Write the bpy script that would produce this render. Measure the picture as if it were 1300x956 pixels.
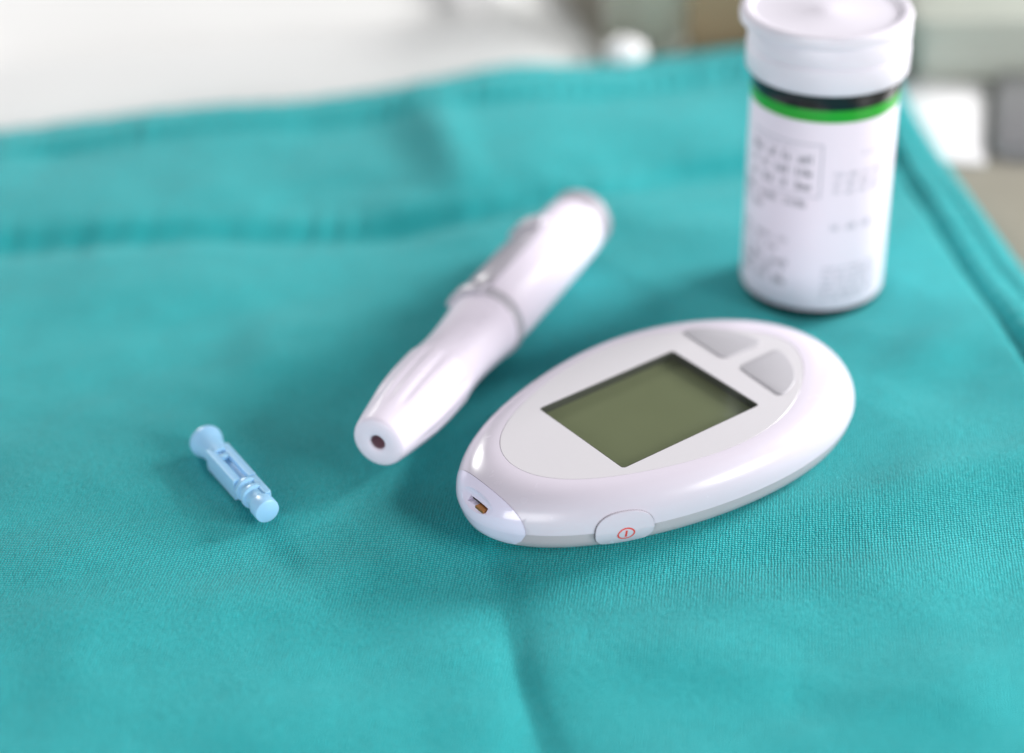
import bpy, bmesh, math, random
import numpy as np
from mathutils import Vector, Matrix

random.seed(7)
rng = np.random.default_rng(7)
R = math.radians
S = 0.001                                   # everything below is written in millimetres
scene = bpy.context.scene
for o in list(bpy.data.objects):
    bpy.data.objects.remove(o, do_unlink=True)
COL = scene.collection

# ------------------------------------------------------------------ camera
TH, ROLL, DIST = R(31.4), R(-1.2), 420.0
fw = Vector((0, math.cos(TH), -math.sin(TH)))
up0 = Vector((0, math.sin(TH), math.cos(TH)))
rt0 = Vector((1, 0, 0))
rt = rt0 * math.cos(ROLL) + up0 * math.sin(ROLL)
up = -rt0 * math.sin(ROLL) + up0 * math.cos(ROLL)
cam_d = bpy.data.cameras.new('camera')
cam = bpy.data.objects.new('camera', cam_d)
COL.objects.link(cam)
M = Matrix((rt, up, -fw)).transposed().to_4x4()
M.translation = Vector((0, -DIST * math.cos(TH), DIST * math.sin(TH))) * S
cam.matrix_world = M
cam_d.sensor_width = 36
cam_d.lens = 2400 / 1300 * 36
cam_d.shift_y = -45 / 1300
cam_d.clip_start = 0.01
cam_d.clip_end = 50
cam_d.dof.use_dof = True
cam_d.dof.focus_distance = 0.357
cam_d.dof.aperture_fstop = 4.6
cam_d.dof.aperture_blades = 9
scene.camera = cam

# ------------------------------------------------------------------ light
world = bpy.data.worlds.new('World')
scene.world = world
world.use_nodes = True
bg = world.node_tree.nodes['Background']
bg.inputs[0].default_value = (0.93, 0.96, 1.0, 1)
bg.inputs[1].default_value = 0.15

def area(name, loc, target, size, size_y, power, color):
    l = bpy.data.lights.new(name, 'AREA')
    l.shape = 'RECTANGLE'
    l.size, l.size_y = size, size_y
    l.energy = power
    l.color = color
    o = bpy.data.objects.new(name, l)
    COL.objects.link(o)
    o.location = loc
    d = Vector(target) - Vector(loc)
    o.rotation_euler = d.to_track_quat('-Z', 'Y').to_euler()
    return o

area('window_light', (0.98, 0.48, 0.44), (0, 0, 0), 0.42, 0.32, 22.0, (1.0, 0.985, 0.98))
area('side_light', (0.92, -0.48, 0.40), (0, 0, 0), 0.40, 0.30, 6.8, (1.0, 0.985, 0.98))
area('front_light', (-0.45, -1.12, 0.34), (0, 0, 0), 0.9, 0.5, 8.6, (1.0, 0.98, 1.0))
area('back_window_light', (-0.62, 0.90, 0.52), (0, 0, 0), 0.30, 0.26, 7.0, (1.0, 0.99, 0.98))
scene.view_settings.view_transform = 'Standard'
scene.view_settings.look = 'None'
scene.view_settings.exposure = 0.10
scene.view_settings.gamma = 1.0
scene.view_settings.use_curve_mapping = False

# ------------------------------------------------------------------ materials
def srgb(r, g, b):
    f = lambda c: (c / 255 / 12.92) if c / 255 <= 0.04045 else ((c / 255 + 0.055) / 1.055) ** 2.4
    return (f(r), f(g), f(b), 1)

def plain(name, col, rough=0.4, coat=0.0, metal=0.0, noise=0.02, nscale=300, bump=0.0, sss=0.0):
    m = bpy.data.materials.new(name)
    m.use_nodes = True
    nt = m.node_tree
    b = nt.nodes['Principled BSDF']
    b.inputs['Roughness'].default_value = rough
    b.inputs['Metallic'].default_value = metal
    b.inputs['Coat Weight'].default_value = coat
    b.inputs['Coat Roughness'].default_value = 0.08
    tc = nt.nodes.new('ShaderNodeTexCoord')
    n = nt.nodes.new('ShaderNodeTexNoise')
    n.inputs['Scale'].default_value = nscale
    n.inputs['Detail'].default_value = 4
    nt.links.new(tc.outputs['Object'], n.inputs['Vector'])
    mix = nt.nodes.new('ShaderNodeMix')
    mix.data_type = 'RGBA'
    mix.inputs['A'].default_value = tuple(c * (1 - noise) for c in col[:3]) + (1,)
    mix.inputs['B'].default_value = tuple(min(1, c * (1 + noise)) for c in col[:3]) + (1,)
    nt.links.new(n.outputs['Fac'], mix.inputs['Factor'])
    nt.links.new(mix.outputs['Result'], b.inputs['Base Color'])
    mr = nt.nodes.new('ShaderNodeMapRange')
    mr.inputs['To Min'].default_value = max(0.02, rough - 0.04)
    mr.inputs['To Max'].default_value = rough + 0.05
    nt.links.new(n.outputs['Fac'], mr.inputs['Value'])
    nt.links.new(mr.outputs['Result'], b.inputs['Roughness'])
    if bump:
        bn = nt.nodes.new('ShaderNodeBump')
        bn.inputs['Strength'].default_value = bump
        bn.inputs['Distance'].default_value = 0.0001
        nt.links.new(n.outputs['Fac'], bn.inputs['Height'])
        nt.links.new(bn.outputs['Normal'], b.inputs['Normal'])
    if sss:
        b.inputs['Subsurface Weight'].default_value = sss
        b.inputs['Subsurface Radius'].default_value = (0.0015, 0.0013, 0.0015)
        b.inputs['Subsurface Scale'].default_value = 1.0
    return m

WHITE = plain('white_gloss_plastic', (0.635, 0.588, 0.67, 1), 0.25, coat=0.05, noise=0.01)
FACE = plain('satin_face_plastic', (0.60, 0.582, 0.61, 1), 0.32, noise=0.012, nscale=900)
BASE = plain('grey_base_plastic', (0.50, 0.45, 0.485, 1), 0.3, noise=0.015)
CAP = plain('lilac_cap_plastic', (0.78, 0.73, 0.90, 1), 0.14, coat=0.4, noise=0.01)
BUTTON = plain('grey_rubber_button', (0.41, 0.40, 0.43, 1), 0.45, noise=0.03, nscale=1500, bump=0.15)
WELL_SHADE = plain('well_shade_dark', (0.06, 0.065, 0.055, 1), 0.5)
LCD = plain('olive_display_glass', srgb(112, 118, 90), 0.35, noise=0.03, nscale=120)
GOLD = plain('gold_contact', (0.55, 0.24, 0.07, 1), 0.3, metal=0.8)
DARK = plain('dark_slot', (0.03, 0.025, 0.03, 1), 0.6)
JOINT = plain('shadow_grey_joint', (0.16, 0.15, 0.17, 1), 0.6)
RED = plain('red_print', (0.75, 0.05, 0.03, 1), 0.4)
PEN = plain('white_pen_plastic', (0.84, 0.77, 0.88, 1), 0.42, coat=0.04, noise=0.012)
ENDGREY = plain('grey_end_plastic', (0.36, 0.335, 0.38, 1), 0.6, noise=0.02)
PENGREY = plain('pale_grey_plastic', (0.50, 0.475, 0.53, 1), 0.32, noise=0.02)
PEN.node_tree.nodes['Principled BSDF'].inputs['Specular IOR Level'].default_value = 0.25
HOLE = plain('mauve_bore', (0.22, 0.12, 0.15, 1), 0.5)
BLUE = plain('light_blue_plastic', srgb(158, 207, 242), 0.33, noise=0.02, sss=0.25)
LABEL = plain('paper_label', (0.82, 0.74, 0.84, 1), 0.38, noise=0.01)
VIALW = plain('white_vial_plastic', (0.76, 0.725, 0.80, 1), 0.35, noise=0.01)
GREEN = plain('green_print', (0.016, 0.35, 0.025, 1), 0.3)
BLACK = plain('black_print', (0.008, 0.010, 0.012, 1), 0.22)
INK = plain('grey_ink', (0.25, 0.24, 0.28, 1), 0.5)
PALEINK = plain('pale_grey_ink', (0.38, 0.37, 0.44, 1), 0.5)
ENAMEL = plain('white_enamel', (0.77, 0.77, 0.76, 1), 0.3, noise=0.02, nscale=40)
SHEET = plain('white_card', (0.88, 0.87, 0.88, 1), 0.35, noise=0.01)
STEEL = plain('dull_steel', (0.26, 0.26, 0.27, 1), 0.38, metal=0.3, noise=0.1, nscale=60)
PALEGREEN = plain('pale_grey_green_paint', (0.47, 0.50, 0.44, 1), 0.45, noise=0.04, nscale=60)
WOOD = plain('brown_card', (0.26, 0.20, 0.115, 1), 0.6, noise=0.15, nscale=60)
TABLE = plain('beige_table_laminate', (0.26, 0.245, 0.20, 1), 0.3, noise=0.08, nscale=40)

def pane_material():
    m = bpy.data.materials.new('clear_window')
    m.use_nodes = True
    nt = m.node_tree
    nt.nodes.clear()
    out = nt.nodes.new('ShaderNodeOutputMaterial')
    mix = nt.nodes.new('ShaderNodeMixShader')
    tr = nt.nodes.new('ShaderNodeBsdfTransparent')
    gl = nt.nodes.new('ShaderNodeBsdfGlossy')
    gl.inputs['Roughness'].default_value = 0.06
    fr = nt.nodes.new('ShaderNodeFresnel')
    fr.inputs['IOR'].default_value = 1.4
    tr.inputs[0].default_value = (0.96, 0.97, 0.95, 1)
    geo = nt.nodes.new('ShaderNodeNewGeometry')
    mu = nt.nodes.new('ShaderNodeMath'); mu.operation = 'MULTIPLY'
    inv = nt.nodes.new('ShaderNodeMath'); inv.operation = 'SUBTRACT'
    inv.inputs[0].default_value = 1.0
    nt.links.new(geo.outputs['Backfacing'], inv.inputs[1])
    nt.links.new(inv.outputs[0], mu.inputs[0])
    nt.links.new(fr.outputs[0], mu.inputs[1])
    nt.links.new(mu.outputs[0], mix.inputs[0])
    nt.links.new(tr.outputs[0], mix.inputs[1])
    nt.links.new(gl.outputs[0], mix.inputs[2])
    nt.links.new(mix.outputs[0], out.inputs[0])
    return m
PANE = pane_material()

GLASS = plain('pale_green_glass', (0.80, 0.84, 0.76, 1), 0.4, noise=0.01)
GLASS.node_tree.nodes['Principled BSDF'].inputs['Transmission Weight'].default_value = 0.85

def cloth_material():
    m = bpy.data.materials.new('teal_woven_cotton')
    m.use_nodes = True
    nt = m.node_tree
    L = nt.links.new
    b = nt.nodes['Principled BSDF']
    b.inputs['Roughness'].default_value = 0.75
    b.inputs['Specular IOR Level'].default_value = 0.12
    b.inputs['Sheen Weight'].default_value = 0.16
    b.inputs['Sheen Roughness'].default_value = 0.5
    b.inputs['Sheen Tint'].default_value = (1, 1, 1, 1)
    tc = nt.nodes.new('ShaderNodeTexCoord')
    def mapped(rot, sc):
        mp = nt.nodes.new('ShaderNodeMapping')
        mp.inputs['Rotation'].default_value = (0, 0, R(rot))
        mp.inputs['Scale'].default_value = sc
        L(tc.outputs['Object'], mp.inputs['Vector'])
        return mp
    def noise(vec, scale, detail=2):
        n = nt.nodes.new('ShaderNodeTexNoise')
        n.inputs['Scale'].default_value = scale
        n.inputs['Detail'].default_value = detail
        L(vec.outputs[0], n.inputs['Vector'])
        return n
    def wave(rot, pitch, dist):
        mp = mapped(rot, (1000, 1000, 1000))
        w = nt.nodes.new('ShaderNodeTexWave')
        w.wave_type = 'BANDS'
        w.bands_direction = 'X'
        w.inputs['Scale'].default_value = 0.314 / pitch
        w.inputs['Distortion'].default_value = dist
        w.inputs['Detail'].default_value = 1
        w.inputs['Detail Scale'].default_value = 2.2
        L(mp.outputs[0], w.inputs['Vector'])
        return w
    def math_(op, a, c):
        n = nt.nodes.new('ShaderNodeMath')
        n.operation = op
        for i, v in enumerate((a, c)):
            if isinstance(v, (int, float)): n.inputs[i].default_value = v
            else: L(v, n.inputs[i])
        return n.outputs[0]
    w1 = wave(8, 0.58, 2.6)
    w2 = wave(98, 0.52, 2.6)
    weave = math_('MULTIPLY', w1.outputs['Fac'], w2.outputs['Fac'])
    slub1 = noise(mapped(8, (1900, 800, 1000)), 1.0, 2)
    slub2 = noise(mapped(98, (1900, 800, 1000)), 1.0, 2)
    slub = math_('ADD', slub1.outputs['Fac'], slub2.outputs['Fac'])
    blotch = noise(mapped(0, (1000, 1000, 1000)), 0.09, 4)
    h = math_('ADD', math_('MULTIPLY', weave, 1.0), math_('MULTIPLY', slub, 0.75))
    # slub varies yarn colour; weave paints the shade of the pits between threads
    t = math_('ADD', math_('MULTIPLY', slub, 0.20), math_('MULTIPLY', weave, 0.36))
    t = math_('ADD', t, math_('MULTIPLY', blotch.outputs['Fac'], 0.12))
    cr = nt.nodes.new('ShaderNodeValToRGB')
    cr.color_ramp.elements[0].position = 0.22
    cr.color_ramp.elements[0].color = (0.002, 0.28, 0.297, 1)
    cr.color_ramp.elements[1].position = 0.56
    cr.color_ramp.elements[1].color = (0.026, 0.56, 0.595, 1)
    L(t, cr.inputs[0])
    L(cr.outputs[0], b.inputs['Base Color'])
    bn = nt.nodes.new('ShaderNodeBump')
    bn.inputs['Strength'].default_value = 1.0
    bn.inputs['Distance'].default_value = 0.00025
    L(h, bn.inputs['Height'])
    L(bn.outputs[0], b.inputs['Normal'])
    return m
CLOTH = cloth_material()

# ------------------------------------------------------------------ helpers
def thing(name, label, cat, loc=(0, 0, 0), rotz=0.0, group=None):
    o = bpy.data.objects.new(name, None)
    COL.objects.link(o)
    o.empty_display_size = 0.01
    o.location = Vector(loc) * S
    o.rotation_euler = (0, 0, rotz)
    o['label'] = label
    o['category'] = cat
    if group: o['group'] = group
    return o

def finish(me, angle=40):
    me.polygons.foreach_set('use_smooth', [True] * len(me.polygons))
    me.set_sharp_from_angle(angle=R(angle))

def obj(name, src, mat, parent=None, angle=40, label=None):
    """src: bmesh or mesh, in mm, in the thing's own frame"""
    if isinstance(src, bmesh.types.BMesh):
        me = bpy.data.meshes.new(name)
        bmesh.ops.recalc_face_normals(src, faces=src.faces[:])
        src.to_mesh(me)
        src.free()
    else:
        me = src
        me.name = name
    me.transform(Matrix.Scale(S, 4))
    finish(me, angle)
    me.materials.clear()
    me.materials.append(mat)
    o = bpy.data.objects.new(name, me)
    COL.objects.link(o)
    if parent: o.parent = parent
    if label: o['label'] = label
    return o

def tmp_mesh(bm):
    me = bpy.data.meshes.new('tmp')
    bmesh.ops.recalc_face_normals(bm, faces=bm.faces[:])
    bm.to_mesh(me)
    bm.free()
    return me

def boolean(me, cutters, op='DIFFERENCE'):
    """exact boolean of meshes in mm; returns a new mesh"""
    base = bpy.data.objects.new('tmp', me)
    COL.objects.link(base)
    others = []
    for c in cutters:
        co = bpy.data.objects.new('tmpc', c)
        COL.objects.link(co)
        others.append(co)
        md = base.modifiers.new('b', 'BOOLEAN')
        md.operation = op
        md.solver = 'EXACT'
        md.object = co
    dg = bpy.context.evaluated_depsgraph_get()
    dg.update()
    res = bpy.data.meshes.new_from_object(base.evaluated_get(dg))
    for o in [base] + others:
        bpy.data.objects.remove(o, do_unlink=True)
    return res

def add_rings(bm, rings, cap0=True, cap1=True):
    vs = [[bm.verts.new(p) for p in r] for r in rings]
    n = len(vs[0])
    for a, b in zip(vs[:-1], vs[1:]):
        for i in range(n):
            j = (i + 1) % n
            bm.faces.new((a[i], a[j], b[j], b[i]))
    if cap0: bm.faces.new(vs[0][::-1])
    if cap1: bm.faces.new(vs[-1])
    return bm

def add_prism(bm, poly, z0, z1, bevel=0.0):
    if bevel:
        c = Vector((sum(p[0] for p in poly) / len(poly), sum(p[1] for p in poly) / len(poly)))
        def inset(d):
            out = []
            n = len(poly)
            for i in range(n):
                p0, p1, p2 = Vector(poly[i - 1]), Vector(poly[i]), Vector(poly[(i + 1) % n])
                t = (p2 - p0).normalized()
                nn = Vector((-t.y, t.x))
                if nn.dot(c - p1) < 0: nn = -nn
                out.append(p1 + nn * d)
            return out
        rings = [[(p[0], p[1], z0) for p in poly]]
        for a in (0, 30, 60, 90):
            d = bevel * (1 - math.cos(R(a)))
            z = z1 - bevel + bevel * math.sin(R(a))
            rings.append([(p.x, p.y, z) for p in inset(d)])
        return add_rings(bm, rings)
    return add_rings(bm, [[(p[0], p[1], z0) for p in poly], [(p[0], p[1], z1) for p in poly]])

def rrect(x0, y0, x1, y1, r, n=6):
    pts = []
    for cx, cy, a0 in ((x1 - r, y1 - r, 0), (x0 + r, y1 - r, 90), (x0 + r, y0 + r, 180), (x1 - r, y0 + r, 270)):
        for k in range(n + 1):
            a = R(a0 + 90 * k / n)
            pts.append((cx + r * math.cos(a), cy + r * math.sin(a)))
    return pts

def round_poly(pts, r, n=5):
    out = []
    N = len(pts)
    for i in range(N):
        p0, p1, p2 = Vector(pts[i - 1]), Vector(pts[i]), Vector(pts[(i + 1) % N])
        a = (p0 - p1); b = (p2 - p1)
        d = min(r, a.length * 0.45, b.length * 0.45)
        s, e = p1 + a.normalized() * d, p1 + b.normalized() * d
        for k in range(n + 1):
            t = k / n
            q = s * (1 - t) ** 2 + p1 * 2 * t * (1 - t) + e * t * t
            out.append((q.x, q.y))
    return out

def lathe_z(prof, n=96, cx=0, cy=0):
    """profile of (r, z); r = 0 ends closed by a cap"""
    bm = bmesh.new()
    rings = [[(cx + max(r, 1e-3) * math.cos(2 * math.pi * k / n), cy + max(r, 1e-3) * math.sin(2 * math.pi * k / n), z)
              for k in range(n)] for r, z in prof]
    return add_rings(bm, rings)

def lathe_x(prof, n=96, cz=0, mod=None):
    bm = bmesh.new()
    rings = []
    for x, r in prof:
        ring = []
        for k in range(n):
            a = 2 * math.pi * k / n
            rr = max(r, 1e-3) * (mod(x, a) if mod else 1)
            ring.append((x, rr * math.cos(a), cz + rr * math.sin(a)))
        rings.append(ring)
    return add_rings(bm, rings)

def smooth_profile(pts, n=60):
    xs = np.array([p[0] for p in pts], float); ys = np.array([p[1] for p in pts], float)
    d = np.zeros(len(xs))
    s = np.diff(ys) / np.diff(xs)
    d[1:-1] = np.where(s[:-1] * s[1:] > 0, 2 * s[:-1] * s[1:] / (s[:-1] + s[1:] + 1e-12), 0)
    d[0], d[-1] = s[0], s[-1]
    X = np.linspace(xs[0], xs[-1], n)
    i = np.clip(np.searchsorted(xs, X) - 1, 0, len(xs) - 2)
    h = xs[i + 1] - xs[i]
    t = (X - xs[i]) / h
    Y = ((1 + 2 * t) * (1 - t) ** 2 * ys[i] + t * (1 - t) ** 2 * h * d[i]
         + t * t * (3 - 2 * t) * ys[i + 1] + t * t * (t - 1) * h * d[i + 1])
    return list(zip(X.tolist(), Y.tolist()))

def box_bm(x0, y0, z0, x1, y1, z1, bev=0.0, bm=None):
    bm = bm or bmesh.new()
    if bev:
        return add_prism(bm, rrect(x0, y0, x1, y1, bev * 2, 4), z0, z1, bev)
    return add_prism(bm, [(x0, y0), (x1, y0), (x1, y1), (x0, y1)], z0, z1)

# ------------------------------------------------------------------ setting
table = obj('table_top', add_prism(bmesh.new(), rrect(-420, -420, 460, 520, 20), -30, -4.7, 3), TABLE)
table['kind'] = 'structure'

# ------------------------------------------------------------------ cloth
def interp(x, pts):
    return np.interp(x, [p[0] for p in pts], [p[1] for p in pts])

def smooth_curve(pts, lo, hi, passes=60):
    X = np.linspace(lo, hi, 600)
    Y = interp(X, pts)
    k = np.ones(9) / 9
    for _ in range(passes // 6):
        Y = np.convolve(np.pad(Y, 4, mode='edge'), k, mode='valid')
    return X, Y

bX, bY = smooth_curve([(-420, 80), (-240, 98), (-140, 117), (-97, 123), (-54, 133.5), (-19, 141.5), (13, 151), (72, 162.5), (116, 168), (200, 172)], -420, 200)
sX, sY = smooth_curve([(-420, 30), (-240, 44), (-125, 49), (-67, 51.5), (-28, 53), (-5, 58.5), (15, 69), (41, 79), (61, 86), (100, 92), (200, 96)], -420, 200)
lX, lY = smooth_curve([(-420, 60), (-240, 78), (-135, 97), (-94, 105), (-53, 116), (-31, 120.5), (-10, 122.5), (17, 127), (60, 141), (116, 150), (200, 154)], -420, 200)
eY, eX = smooth_curve([(-420, 172), (-200, 150), (-100, 135), (32, 121.5), (60, 118.4), (90, 114.9), (120, 112.6), (142, 112.2), (175, 113)], -420, 200)
gY, gX = smooth_curve([(-420, 160), (-200, 134), (-100, 119), (-13, 110.8), (3, 109.3), (25, 107), (57, 104), (81, 102.5), (170, 101)], -420, 200)
hY, hX = smooth_curve([(-420, 167), (-200, 142), (-100, 127), (12, 116.2), (40, 112.6), (70, 110.5), (105, 109.5), (170, 109)], -420, 200)

bY = bY + 4.0
eX = eX + 1.2
NX, NY = 660, 640
s = np.linspace(0, 1, NX)
t = np.linspace(0, 1, NY)
s = 1 - (1 - s) ** 1.08
T, SS = np.meshgrid(t, s, indexing='ij')
Yg = -300 + T * 470
Xr = np.interp(Yg, eY, eX)
Xg = -330 + SS * (Xr + 330)
Yb = np.interp(Xg, bX, bY)
Yg = -300 + T * (Yb + 300)
Xr = np.interp(Yg, eY, eX)
Xg = -330 + SS * (Xr + 330)

def vnoise(x, y, scale, seed):
    r = np.random.default_rng(seed)
    g = r.random((256, 256))
    u, v = x / scale + 100, y / scale + 100
    iu, iv = np.floor(u).astype(int), np.floor(v).astype(int)
    fu, fv = u - iu, v - iv
    fu, fv = fu * fu * fu * (fu * (fu * 6 - 15) + 10), fv * fv * fv * (fv * (fv * 6 - 15) + 10)
    a = g[iu % 256, iv % 256]; b = g[(iu + 1) % 256, iv % 256]
    c = g[iu % 256, (iv + 1) % 256]; d = g[(iu + 1) % 256, (iv + 1) % 256]
    return (a * (1 - fu) + b * fu) * (1 - fv) + (c * (1 - fu) + d * fu) * fv - 0.5

def gauss(d, w): return np.exp(-(d / w) ** 2)
def step(d, w): return 1 / (1 + np.exp(-np.clip(d / w, -40, 40)))
def segdist(x, y, p, q):
    px, py = p; qx, qy = q
    dx, dy = qx - px, qy - py
    L2 = dx * dx + dy * dy
    tt = np.clip(((x - px) * dx + (y - py) * dy) / L2, 0, 1)
    cx, cy = px + tt * dx, py + tt * dy
    side = np.sign((x - px) * dy - (y - py) * dx)          # + on the right of p -> q
    return np.hypot(x - cx, y - cy) * side, tt

def ridge(x, y, p, q, h, wl, wr, fade=True):
    d, tt = segdist(x, y, p, q)
    w = np.where(d < 0, wl, wr)
    z = h * np.exp(-(d / w) ** 2)
    if fade: z = z * np.clip(np.sin(np.pi * np.clip(tt * 0.92 + 0.04, 0, 1)), 0, 1) ** 0.6
    return z

ySeam = np.interp(Xg, sX, sY); yLine = np.interp(Xg, lX, lY); yBack = np.interp(Xg, bX, bY)
xG = np.interp(Yg, gY, gX); xH = np.interp(Yg, hY, hX); xE = np.interp(Yg, eY, eX)
Zg = np.zeros_like(Xg)
Zg += 3.2 * vnoise(Xg, Yg, 46, 3) + 2.1 * vnoise(Xg, Yg, 23, 4) + 0.65 * vnoise(Xg * 0.8 + Yg * 0.5, Yg - Xg * 0.3, 12, 21) + 0.25 * vnoise(Xg, Yg, 8, 5)
# flatten under and around the objects
for (cx, cy, rr) in ((35, -42, 46), (70, 25, 24), (-4, -3, 22), (10, 27, 20), (-18, -35, 16), (-55, -52, 18)):
    Zg *= 1 - gauss(np.hypot(Xg - cx, Yg - cy), rr) * 0.9
# back hem
d = Yg - ySeam
pk = np.sin(Xg / 7.4 * 2 * np.pi + 9 * vnoise(Xg, Yg * 0.2, 17, 8)) * (0.6 + 1.1 * vnoise(Xg, Yg * 0.1, 24, 9)) + 1.2 * vnoise(Xg, Yg * 0.3, 5, 41)
inside = step(xG - Xg, 2)
Zg += inside * (2.9 * step(d - 3.5 + 0.25 * pk, 2.9) - 2.1 * gauss(d - 0.0, 5.0) - 2.0 * step(d - 34, 12.0)
                + 0.17 * pk * gauss(d - 4, 9))
d2 = Yg - yLine
pk2 = np.sin(Xg / 5.2 * 2 * np.pi + 6 * vnoise(Xg, Yg * 0.2, 13, 11))
Zg += inside * (-1.0 * gauss(d2, 2.4) + 1.3 * step(d2 - 1.5, 1.4) + 0.45 * pk2 * gauss(d2 - 3, 6))
Zg += 0.35 * np.sin(Xg / 9 * 2 * np.pi + 4 * vnoise(Xg, Yg * 0.3, 25, 12)) * gauss(Yg - yBack, 6)
# side hem
d3 = Xg - xG
pk3 = np.sin(Yg / 6.0 * 2 * np.pi + 5 * vnoise(Xg * 0.2, Yg, 15, 13))
Zg += -1.1 * gauss(d3, 1.6) + 1.3 * step(d3 - 1.2, 0.8) + 0.22 * pk3 * gauss(d3 - 2.5, 3)
d4 = Xg - xH
Zg += -0.8 * gauss(d4, 1.1) + 0.25 * pk3 * gauss(d4 + 2, 2.5)
# creases and soft folds
def crease(p, q, w, h, drop, tail):
    d_, t_ = segdist(Xg, Yg, p, q)
    # infinite-line distance so that the fold has no round ends
    L_ = math.hypot(q[0] - p[0], q[1] - p[1])
    d_ = ((Xg - p[0]) * (q[1] - p[1]) - (Yg - p[1]) * (q[0] - p[0])) / L_
    d_ = -d_
    along = ((Xg - p[0]) * (q[0] - p[0]) + (Yg - p[1]) * (q[1] - p[1])) / L_ ** 2
    env = step(along - 0.06, 0.025) * step(1 - along, 0.06)
    return env * -drop * np.where(d_ < 0, np.exp(d_ / w), np.exp(-d_ / tail))
Zg += crease((-6.8, -66), (9.5, -165), 4.6, 0.9, 3.4, 3.8)
Zg -= 2.4 * np.exp(-((Xg - 48) / 15) ** 2 - ((Yg - 82) / 8) ** 2)
Zg += ridge(Xg, Yg, (12, -100), (48, -112), 1.5, 8, 8)
Zg += ridge(Xg, Yg, (-23, 132), (-10, 68), 3.2, 7, 8)
Zg += ridge(Xg, Yg, (52, -66), (135, -44), 1.8, 8, 9)
Zg -= ridge(Xg, Yg, (14, -86), (66, -74), 1.6, 9, 8)
Zg += ridge(Xg, Yg, (-20, 58), (0, 40), 0.9, 8, 8)
Zg -= ridge(Xg, Yg, (-12, 62), (40, 92), 2.0, 8, 8)
Zg += ridge(Xg, Yg, (-118, 22), (-40, 30), 1.6, 12, 10)
Zg += ridge(Xg, Yg, (-105, -96), (-30, -84), 1.3, 10, 12)
Zg -= ridge(Xg, Yg, (-120, -40), (-84, -110), 1.4, 9, 9)
Zg += ridge(Xg, Yg, (52, -128), (110, -96), 1.4, 9, 11)
Zg += ridge(Xg, Yg, (80, -20), (104, 4), 1.0, 7, 7)
Zg = np.where(Zg < -2.6, -2.6 - 1.0 * np.tanh((-2.6 - Zg) / 1.5), Zg)
Zg = Zg - (Zg + 3.9) * np.maximum(gauss(np.minimum(yBack - Yg, 60), 3.6), gauss(np.minimum(xE - Xg, 60), 2.4))

def cloth_piece(name, mask, parent):
    idx = -np.ones(NX * NY, int)
    f = np.argwhere(mask)
    q = np.stack([f[:, 0] * NX + f[:, 1], f[:, 0] * NX + f[:, 1] + 1,
                  (f[:, 0] + 1) * NX + f[:, 1] + 1, (f[:, 0] + 1) * NX + f[:, 1]], 1)
    used = np.unique(q)
    idx[used] = np.arange(len(used))
    V = np.stack([Xg.ravel(), Yg.ravel(), Zg.ravel()], 1)[used] * S
    q = idx[q]
    me = bpy.data.meshes.new(name)
    me.vertices.add(len(V)); me.vertices.foreach_set('co', V.astype(np.float32).ravel())
    me.loops.add(q.size); me.loops.foreach_set('vertex_index', q.astype(np.int32).ravel())
    me.polygons.add(len(q))
    me.polygons.foreach_set('loop_start', np.arange(0, q.size, 4, dtype=np.int32))
    me.polygons.foreach_set('loop_total', np.full(len(q), 4, dtype=np.int32))
    me.polygons.foreach_set('use_smooth', np.ones(len(q), bool))
    me.update(calc_edges=True); me.validate()
    me.materials.append(CLOTH)
    o = bpy.data.objects.new(name, me)
    COL.objects.link(o)
    o.parent = parent
    sd = o.modifiers.new('thickness', 'SOLIDIFY')
    sd.thickness = 0.0007
    sd.offset = -1
    return o

cloth = thing('surgical_cloth', 'teal woven surgical cloth with stitched hems spread under the meter and pen', 'cloth')
yc = 0.25 * (Yg[:-1, :-1] + Yg[1:, :-1] + Yg[:-1, 1:] + Yg[1:, 1:])
xc = 0.25 * (Xg[:-1, :-1] + Xg[1:, :-1] + Xg[:-1, 1:] + Xg[1:, 1:])
side = xc > np.interp(yc, gY, gX)
back = (yc > np.interp(xc, sX, sY)) & ~side
cloth_piece('cloth_panel', ~side & ~back, cloth)
cloth_piece('back_hem', back, cloth)
cloth_piece('side_hem', side, cloth)

# ------------------------------------------------------------------ glucose meter
YAW = 0.632
ev = Vector((math.cos(YAW), math.sin(YAW), 0))
mloc = Vector((-11.0, -74.0, 0)) + ev * 50.0
meter = thing('glucose_meter', 'white egg shaped blood glucose meter with blank olive display lying on the teal cloth', 'glucose meter', mloc, YAW)

def egg(pts, u0, u1, deg=3):
    u = np.array([p[0] for p in pts]); w = np.array([p[1] for p in pts])
    c = np.polyfit(u, w * w / ((u - u0) * (u1 - u)), deg)
    return lambda x: np.sqrt(np.maximum(np.polyval(c, x) * (x - u0) * (u1 - x), 0))
OU0, OU1, IU0, IU1 = 3.1, 95.2, 13.0, 84.6
ohw = egg([(4.2, 5), (5.8, 8.3), (8.5, 12), (13, 15.8), (18, 19), (28, 23), (38, 25), (48, 26.1), (58, 26.7), (66, 26.5), (75, 25), (82, 21.8), (88, 16.9), (92, 11.5), (94, 7)], OU0, OU1)
ihw = egg([(14.9, 6.2), (18, 10.1), (24, 14.3), (29.5, 17), (37, 19.2), (46.6, 20.5), (55, 20.8), (65, 19.3), (73, 16), (78, 12.2), (82, 6.2)], IU0, IU1)
NT = 180
tt = np.arange(NT) / NT * 2 * np.pi
def outline(u0, u1, hw):
    u = u0 + (u1 - u0) * (1 - np.cos(tt)) / 2
    return np.stack([u - 50, np.sign(np.sin(tt)) * hw(u)], 1)
OUT, INN = outline(OU0, OU1, ohw), outline(IU0, IU1, ihw)
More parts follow.
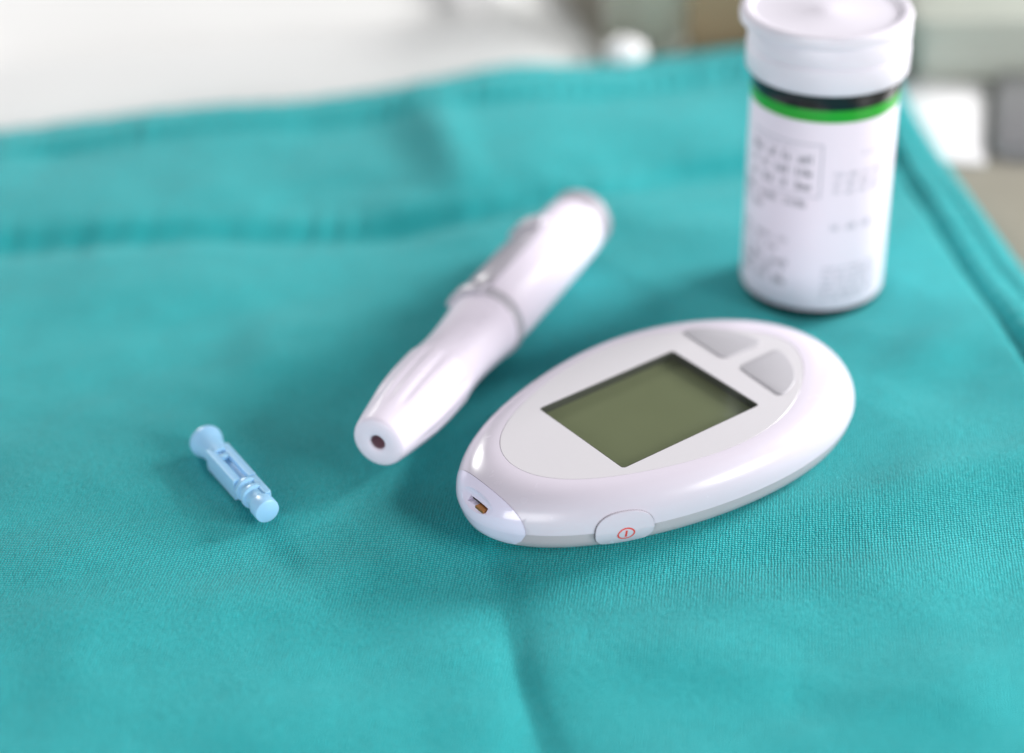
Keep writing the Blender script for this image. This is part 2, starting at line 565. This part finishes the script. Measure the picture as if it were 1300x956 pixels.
def offset(P, d):
    T_ = np.roll(P, -1, 0) - np.roll(P, 1, 0)
    T_ /= np.linalg.norm(T_, axis=1)[:, None]
    N_ = np.stack([T_[:, 1], -T_[:, 0]], 1)
    if (N_ * (P - P.mean(0))).sum() < 0: N_ = -N_
    return P + N_ * d
def ring(P, z): return [(x, y, z) for x, y in P.tolist()]
ZS, ZT = 5.6, 13.2
def shoulder(grow=0.0, n=14):
    out = []
    for k in range(n + 1):
        ph = R(90) * k / n
        f = 1 - math.cos(ph)
        z = ZS + (ZT - ZS) * math.sin(ph) ** 0.92
        P = OUT + (INN - OUT) * f
        if grow: P = offset(P, grow * math.cos(ph)); z += grow * math.sin(ph)
        out.append(ring(P, z))
    return out
LOW = [(0.25, 5.0), (3.4, 0.35), (5.0, -0.1)]
def base_rings(grow=0.0):
    rs = []
    for z, ins in ((0.3, 4.6), (0.5, 3.6), (1.1, 2.3), (2.2, 1.2), (3.6, 0.55), (ZS - 0.15, 0.3)):
        rs.append(ring(offset(OUT, -ins + grow), z))
    return rs

# plan of the nose piece: everything in front of a gently hollow line
def cap_plan(gap):
    pts = [(6.5 + 0.0105 * v * v - 50 + gap, v) for v in np.linspace(-15, 15, 31)]
    return round_poly([(-60, -15)] + pts + [(-60, 15)], 0.01, 1)
def capcut(gap): return tmp_mesh(add_prism(bmesh.new(), cap_plan(gap), -3, 30))

WIN = (28.6 - 50, -14.0, 63.5 - 50, 12.1)
shell = add_rings(bmesh.new(), [ring(offset(OUT, -3), ZS)] + shoulder() + [ring(offset(INN, -0.06), ZT - 0.7)])
shell = boolean(tmp_mesh(shell), [capcut(0.14), tmp_mesh(add_prism(bmesh.new(), rrect(*WIN, 0.8), 9.9, 20))])
obj('upper_shell', shell, WHITE, meter, 35)
base = add_rings(bmesh.new(), base_rings())
base = boolean(tmp_mesh(base), [capcut(0.14)])
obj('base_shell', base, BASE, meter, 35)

def crown(P):                                   # slightly domed face plate
    rs = [ring(offset(P, -0.08), ZT - 0.66), ring(offset(P, -0.08), ZT - 0.07), ring(offset(P, -0.16), ZT + 0.0)]
    c = np.array([[(IU0 + IU1) / 2 - 50, 0]])
    for f in (0.9, 0.75, 0.5, 0.25, 0.06):
        rs.append(ring(c + (offset(P, -0.3) - c) * f, ZT + 0.10 * (1 - f ** 2)))
    return rs
fp = boolean(tmp_mesh(add_rings(bmesh.new(), crown(INN))), [tmp_mesh(add_prism(bmesh.new(), rrect(*WIN, 0.8), 9, 20))])
obj('face_plate', fp, FACE, meter, 30)

# display: window well lining darkened to stand for its shade, the panel at its foot and a clear window
w0, w1, w2, w3 = WIN
ZW = ZT + 0.02
lin = bmesh.new()
o_, i_ = rrect(w0 + .03, w1 + .03, w2 - .03, w3 - .03, .8), rrect(w0 + .22, w1 + .22, w2 - .22, w3 - .22, .7)
add_rings(lin, [[(x, y, z) for x, y in P] for P, z in ((o_, 11.2), (o_, ZW - .06), (i_, ZW - .06), (i_, 11.2))], False, False)
disp = obj('display', box_bm(w0 + .06, w1 + .06, 10.6, w2 - .06, w3 - .06, 11.5), LCD, meter)
obj('shade_lining', lin, WELL_SHADE, disp)
obj('window_pane', add_prism(bmesh.new(), rrect(w0 + .1, w1 + .1, w2 - .1, w3 - .1, .7), ZW - .45, ZW - .15), PANE, disp)

# two wedge buttons on the wide end
far_pad = [(69.3, 2.7), (80.2, 2.5), (79.4, 7), (77.2, 11.6), (74.2, 15.0), (70.0, 16.8)]
near_pad = [(69.6, -1.0), (80.6, -0.9), (80.2, -4.2), (78.2, -8.6), (75.2, -12.0), (72.0, -13.8), (68.8, -14.4)]
for pad in (far_pad, near_pad):
    obj('button', add_prism(bmesh.new(), round_poly([(x - 50, y) for x, y in pad], 2.2, 8), ZT - 0.3, ZT + 0.34, 0.24), BUTTON, meter, 50)

# nose piece with the strip slot
solid = add_rings(bmesh.new(), [ring(offset(OUT, -4.6 + 0.05), 0.28)] + base_rings(0.12)[1:-1] + [ring(offset(OUT, 0.02), ZS - .4)] + shoulder(0.12))
nose = boolean(tmp_mesh(solid), [capcut(0)], 'INTERSECT')
dent = bmesh.new()
bmesh.ops.create_uvsphere(dent, u_segments=48, v_segments=24, radius=1.0)
bmesh.ops.transform(dent, verts=dent.verts, matrix=Matrix.Translation((-47.4, -0.8, 9.3)) @ Matrix.Rotation(R(-32), 4, 'Y') @ Matrix.Diagonal((2.8, 9.0, 2.0, 1)))
slot = box_bm(-49, -3.6, 7.9, -41, 1.9, 8.75)
nose = boolean(nose, [tmp_mesh(dent), tmp_mesh(slot)])
nose_o = obj('nose_cap', nose, CAP, meter, 38)
obj('strip_slot', box_bm(-44.9, -3.55, 7.92, -41.1, 1.85, 8.73), DARK, nose_o)
obj('contact', box_bm(-46.4, -3.4, 7.94, -44.92, -0.9, 8.4), GOLD, nose_o)

# power button on the near flank, with its printed symbol
ub = 23.4
vb = -float(ohw(ub))
du = (float(ohw(ub + .5)) - float(ohw(ub - .5)))
tang = Vector((1, -du, 0)).normalized()
nrm = Vector((tang.y, -tang.x, 0))
def flank(pts, d0, d1):                          # a prism whose axis is the flank's normal
    bm = bmesh.new()
    c = Vector((ub - 50, vb, 0))
    lo = [c + tang * a + nrm * d0 + Vector((0, 0, b)) for a, b in pts]
    hi = [c + tang * a + nrm * d1 + Vector((0, 0, b)) for a, b in pts]
    return add_rings(bm, [lo, hi])
def oval(ca, cb, ra, rb, p=2.5, n=64, tilt=0.0):
    out = []
    for k in range(n):
        a = 2 * math.pi * k / n
        x = ra * math.copysign(abs(math.cos(a)) ** (2 / p), math.cos(a))
        y = rb * math.copysign(abs(math.sin(a)) ** (2 / p), math.sin(a))
        out.append((ca + x * math.cos(tilt) - y * math.sin(tilt), cb + x * math.sin(tilt) + y * math.cos(tilt)))
    return out
def skin(grow): return tmp_mesh(add_rings(bmesh.new(), [ring(offset(OUT, -4.6), 0.25)] + base_rings(grow)[1:-1] + [ring(offset(OUT, grow), ZS - .4)] + shoulder(grow)))
bt = oval(0, 5.3, 5.7, 4.0)
pb = boolean(skin(0.34), [tmp_mesh(flank(bt, -6, 6))], 'INTERSECT')
pbo = obj('power_button', pb, WHITE, meter, 30)
sym_r = flank(oval(0.2, 4.6, 1.75, 1.55, 2), -6, 6)
ring_o = boolean(skin(0.37), [tmp_mesh(sym_r)], 'INTERSECT')
ring_o = boolean(ring_o, [tmp_mesh(flank(oval(0.2, 4.6, 1.43, 1.23, 2), -7, 7))])
bar_o = boolean(skin(0.37), [tmp_mesh(flank([(0.0, 3.7), (0.4, 3.7), (0.4, 5.5), (0.0, 5.5)], -6, 6))], 'INTERSECT')
bmx = bmesh.new(); bmx.from_mesh(ring_o); bmx.from_mesh(bar_o)
obj('power_symbol', bmx, RED, pbo)
# dark joint round the button
gapm = boolean(skin(0.05), [tmp_mesh(flank(oval(-0.06, 5.25, 5.84, 4.09), -3, 6))], 'INTERSECT')
obj('button_joint', gapm, JOINT, meter)

# ------------------------------------------------------------------ lancing pen
PZ = 8.9
pen_yaw = math.atan2(95.6, 45.5)
pen = thing('lancing_pen', 'white pen shaped lancing device lying behind the meter with its bore facing front left', 'lancing device', (-26.9, -52.0, 0), pen_yaw)
noseP = [(0.0, 4.8), (0.25, 5.2), (0.8, 5.5), (3, 5.95), (8, 6.75), (13.5, 7.5), (20, 7.8), (25.5, 7.75), (28.4, 7.3), (33.5, 7.05), (38, 7.2), (45, 7.75), (48.4, 8.1)]
def flutes(x, a):
    win = 1 / (1 + math.exp(-(x - 7) / 0.9)) * 1 / (1 + math.exp((x - 25.5) / 0.8))
    return 1 - 0.05 * win * (0.5 + 0.5 * math.cos(13 * a)) ** 2
prof = [(5.0, 1.55), (0.35, 1.6), (0.1, 1.8), (0.0, 2.1)] + smooth_profile(noseP, 110)
obj('nose_cone', lathe_x(prof + [(48.4, 6.5)], 160, PZ, flutes), PEN, pen, 50)
obj('bore', lathe_x([(4.8, 0.3), (0.55, 1.45), (0.5, 1.58), (5.4, 1.62)], 32, PZ), HOLE, pen)
obj('collar', lathe_x([(48.5, 6.5), (48.5, 8.2), (48.8, 8.4), (49.6, 8.5), (50.8, 8.5), (51.5, 8.35), (51.7, 8.1), (51.7, 6.5)], 128, PZ), PENGREY, pen)
barrel = smooth_profile([(51.9, 8.05), (60, 8.2), (80, 8.1), (92, 7.85), (96.6, 7.7)], 40)
obj('barrel', lathe_x([(51.9, 6)] + barrel + [(96.6, 6)], 128, PZ), PEN, pen)
obj('end_cap', lathe_x([(96.8, 6), (96.8, 7.65)] + [(102.0 + 1.8 * math.sin(R(a)), 5.8 + 1.8 * math.cos(R(a))) for a in range(0, 85, 8)] + [(103.85, 4.2), (103.8, 3.6), (103.4, 3.2), (103.3, 0)], 128, PZ), ENDGREY, pen)
# release slider along the left flank: rail, ribs and nub
def strap(x0, x1, a0, a1, r0, r1, taper=0.0):
    bm = bmesh.new()
    rs = []
    n = 14
    for x, g in ((x0, -.4), (x0 + .5, 0), (x1 - .8, 0), (x1, -.5)):
        arc_o = [(x, (r1 + g) * math.cos(R(a)), PZ + (r1 + g) * math.sin(R(a))) for a in np.linspace(a0, a1, n)]
        arc_i = [(x, r0 * math.cos(R(a)), PZ + r0 * math.sin(R(a))) for a in np.linspace(a1, a0, n)]
        rs.append(arc_o + arc_i)
    return add_rings(bm, rs)
clip = obj('slider', strap(52.4, 84, 18, 92, 7.0, 8.6), PENGREY, pen)
for k in range(7):
    x = 57 + 2.6 * k
    obj('rib', strap(x, x + 1.3, 28, 82, 8.5, 9.1), PENGREY, clip)
obj('nub', strap(80.2, 84.6, 24, 84, 8.2, 10.0), PENGREY, clip)
for x in (49.4,):
    obj('latch', strap(x - 1.4, x + 3.0, 22, 88, 7.8, 9.6), PENGREY, pen)

# ------------------------------------------------------------------ lancet
lan_yaw = math.atan2(-63.9 + 40.0, -47.7 + 62.6)
lan = thing('lancet', 'small light blue plastic lancet with round end caps lying alone left of the pen', 'lancet', (-62.0, -42.4, 0), lan_yaw)
LZ = 3.0
kn = lathe_x(smooth_profile([(-1.7, 2.3), (-1.45, 3.0), (-1.0, 3.4), (-0.2, 3.45), (0.4, 3.25), (1.2, 2.95), (2.8, 2.6), (4.6, 2.4), (6.6, 2.3)], 46), 48, LZ + .4)
obj('knob', kn, BLUE, lan)
def profile_bar(x0, x1, pts):
    return add_rings(bmesh.new(), [[(x, y, LZ + z) for y, z in pts] for x in (x0, x0 + .2, x1 - .2, x1)])
H = [(-2.45, -2.4), (2.45, -2.4), (2.45, 2.3), (0.9, 2.3), (0.7, 1.3), (-0.7, 1.3), (-0.9, 2.3), (-2.45, 2.3)]
obj('shaft', profile_bar(5.0, 17.6, round_poly(H, .25, 2)), BLUE, lan)
obj('ridge', box_bm(7.4, -.85, LZ + 1.1, 9.0, .85, LZ + 2.15, .2), BLUE, lan)
obj('rail', box_bm(17.3, 1.0, LZ - 2.1, 24.4, 2.42, LZ + 2.1, .15), BLUE, lan)
obj('core', lathe_x([(17.2, 2.0), (24.4, 2.0)], 32, LZ), BLUE, lan)
for x in (17.9, 20.6):
    ringp = [(x, 1.7), (x + .1, 2.5), (x + .5, 2.65), (x + 1.1, 2.6), (x + 1.4, 1.7)]
    obj('collar', lathe_x(ringp, 40, LZ), BLUE, lan)
obj('end_disc', lathe_x([(24.3, 1.8), (24.4, 2.35), (24.7, 2.5), (27.0, 2.5), (27.3, 2.42), (27.45, 2.2), (27.5, 0)], 48, LZ - .1), BLUE, lan)

# ------------------------------------------------------------------ vial
vial = thing('test_strip_vial', 'white test strip vial with green and black bands standing behind the meter', 'vial', (69.6, 22.5, 0))
RV = 16.0
obj('vial_wall', lathe_z([(0, 0.2), (14.6, 0.1), (15.6, 0.35), (RV, 1.0), (RV, 60.5), (14.5, 60.5), (0, 60.5)]), BLACK, vial, label='dark vial wall showing at the foot and under the cap')
def sleeve(z0, z1, r):
    return lathe_z([(RV - .05, z0), (r - .03, z0), (r, z0 + .1), (r, z1 - .1), (r - .03, z1), (RV - .05, z1)])
lab = obj('paper_label', sleeve(2.5, 48.3, RV + .14), LABEL, vial)
obj('green_band', sleeve(48.35, 51.1, RV + .14), GREEN, vial)
obj('black_band', sleeve(51.15, 56.0, RV + .14), BLACK, vial)
cap_prof = [(15.6, 55.00), (17.3, 55.00), (17.6, 55.40), (17.6, 60.20), (17.5, 60.60), (17.2, 60.75), (17.2, 61.00), (17.45, 61.20), (17.5, 65.20), (17.3, 65.50), (12, 65.50)]
capo = obj('cap', lathe_z(cap_prof), VIALW, vial)
lid_prof = [(12, 65.55), (17.5, 65.55), (18.1, 65.90), (18.2, 67.50), (17.9, 68.20), (17.3, 68.50), (16.2, 68.50), (15.6, 68.20), (15.2, 67.80), (3.2, 67.70), (2.6, 67.95), (0, 68.00)]
lid = obj('lid', lathe_z([(r_ + (.25 if r_ > 13 else 0), z_) for r_, z_ in lid_prof], cx=-0.9), VIALW, capo)
# unreadable fine print: rows of tiny strokes on the label
def printed(rows, mat):
    bm = bmesh.new()
    r = RV + .17
    for a0, a1, z, h, word, weight in rows:
        a = a0
        while a < a1 - 1:
            n = random.randint(*word)
            for _ in range(n):
                wdt = random.uniform(.5, .8) * h * .55 / r * 57.3
                if a + wdt > a1: break
                kind = random.random()
                spans = [(a, a + wdt * weight)]
                if kind < .5: spans.append((a + wdt * .75, a + wdt * .75 + wdt * weight * .6))
                for b0, b1 in spans:
                    hh = h * (1 if kind > .3 else .7)
                    q = [(b0, z), (b1, z), (b1, z + hh), (b0, z + hh)]
                    bm.faces.new([bm.verts.new((r * math.cos(R(p)), r * math.sin(R(p)), zz)) for p, zz in q])
                a += wdt * 1.35
            a += 1.6 * h / r * 57.3 * .6
    return obj('print', bm, mat, lab)
rows = []
for z in (38.6, 35.4, 32.2): rows.append((-162, -104, z, 1.9, (2, 5), .62))
rows.append((-178, -108, 28.0, 1.7, (6, 10), .55))
rows.append((-178, -140, 25.2, 1.5, (3, 6), .5))
rows.append((-176, -128, 16.0, 1.3, (4, 8), .45))
rows.append((-176, -121, 18.4, 1.4, (5, 9), .42))
for z in (12.6, 10.4, 8.0): rows.append((-172, -121, z, 1.7, (3, 7), .6))
rows += [(-80, -77, 38.8, 3.4, (1, 1), .8), (-66, -50, 40.2, 1.0, (2, 4), .4)]
printed(rows, INK)
rows = []
for z in (35.6, 33.6, 31.6): rows.append((-88, -40, z, 1.1, (3, 7), .5))
for k in range(6): rows.append((-92, -40, 12.6 - 1.5 * k, .9, (3, 8), .55))
rows.append((-88, -52, 22.6, 1.6, (3, 6), .5))
for z in (41.4,): rows.append((-160, -120, z, .8, (3, 6), .4))
printed(rows, PALEINK)
bm = bmesh.new()                                 # thin printed frame round the left block
r = RV + .165
def frame_strip(a0, a1, z0, z1):
    n = max(1, int((a1 - a0) / 4))
    for k in range(n):
        b0, b1 = a0 + (a1 - a0) * k / n, a0 + (a1 - a0) * (k + 1) / n
        bm.faces.new([bm.verts.new((r * math.cos(R(p)), r * math.sin(R(p)), zz)) for p, zz in ((b0, z0), (b1, z0), (b1, z1), (b0, z1))])
frame_strip(-165, -98, 43.0, 43.25); frame_strip(-165, -98, 30.6, 30.85); frame_strip(-98.9, -98, 30.85, 43.0)
obj('print_frame', bm, PALEINK, lab)

# ------------------------------------------------------------------ blurred things behind the cloth
tray_yaw = R(11.2)
tray = thing('white_tray', 'blurred white tray with rounded corner standing behind the back edge of the cloth', 'tray', (32, 150, -4.7), tray_yaw)
def tray_ring(ins, z): return [(x, y, z) for x, y in rrect(-330 + ins, 0 + ins, 0 - ins, 190 - ins, max(26 - ins * .6, 2), 10)]
tr = add_rings(bmesh.new(), [tray_ring(2, 0), tray_ring(0, .5), tray_ring(0.2, 1.2), tray_ring(24, 12.8), tray_ring(25.6, 13.4),
                             tray_ring(29.5, 13.2), tray_ring(30.5, 12.4), tray_ring(33, 7.6), tray_ring(36, 6.0), tray_ring(40, 5.6)])
obj('tray_shell', tr, ENAMEL, tray)
glass = thing('glass_tumbler', 'blurred pale glass tumbler behind the cloth between the white tray and brown box', 'tumbler', (43, 183, -4.7))
obj('glass_wall', lathe_z([(0, 0.1), (12.4, 0.1), (13, 1), (14.2, 46), (13.6, 46.4), (13.0, 46), (11.9, 3.2), (0, 3.0)], 64), GLASS, glass)
glint_root = thing('glint_stand_in', 'small white dome added to stand in for a blurred glint at the tray corner behind the cloth', 'glint_dome', (35.0, 158.0, -4.7))  # added white dome, stands for a bright highlight beside the tray
obj('glint_head', lathe_z([(0, 4), (4.5, 4), (5.5, 5), (6, 7), (5.2, 9), (3.2, 10.2), (0, 10.6)], 48), SHEET, glint_root)
obj('glint_foot', lathe_z([(0, 0), (4.2, 0), (3.6, 1), (3.2, 3.98), (0, 3.98)], 48), STEEL, glint_root)
bb = thing('brown_box', 'brown box out of focus behind the vial cap', 'box', (84, 178, -4.7), R(2))
obj('box_body', box_bm(-30, 0, 0, 27, 60, 24, 1), WOOD, bb)
obj('box_lid', box_bm(-30.5, -.5, 24.1, 27.5, 60.5, 28, 1), WOOD, bb)
pg = thing('grey_green_case', 'pale grey green case out of focus at the top right corner', 'case', (118, 148, -4.7), 0)
obj('case_body', box_bm(0, 0, 0, 150, 90, 13, 2), PALEGREEN, pg)
obj('case_lid', box_bm(-.4, -.4, 13.2, 150.4, 90.4, 18, 2), PALEGREEN, pg)
sh = thing('white_card', 'bright white card tucked under the right hem of the cloth', 'card', (126, 118, -4.7), R(-13))
obj('card_sheet', box_bm(-24, -26, .15, 6.2, 27, .9, .2), SHEET, sh)
gb = thing('grey_metal_block', 'dark grey metal block out of focus at the right edge', 'metal block', (150, 117, -4.7), R(-13))
obj('block_body', box_bm(-15.5, -25, 0, 30, 25, 3, 1), STEEL, gb)
obj('block_plate', box_bm(-14.5, -24, 3.05, 29, 24, 4.0, .4), STEEL, gb)

scene.cycles.max_bounces = 8
scene.cycles.use_denoising = True
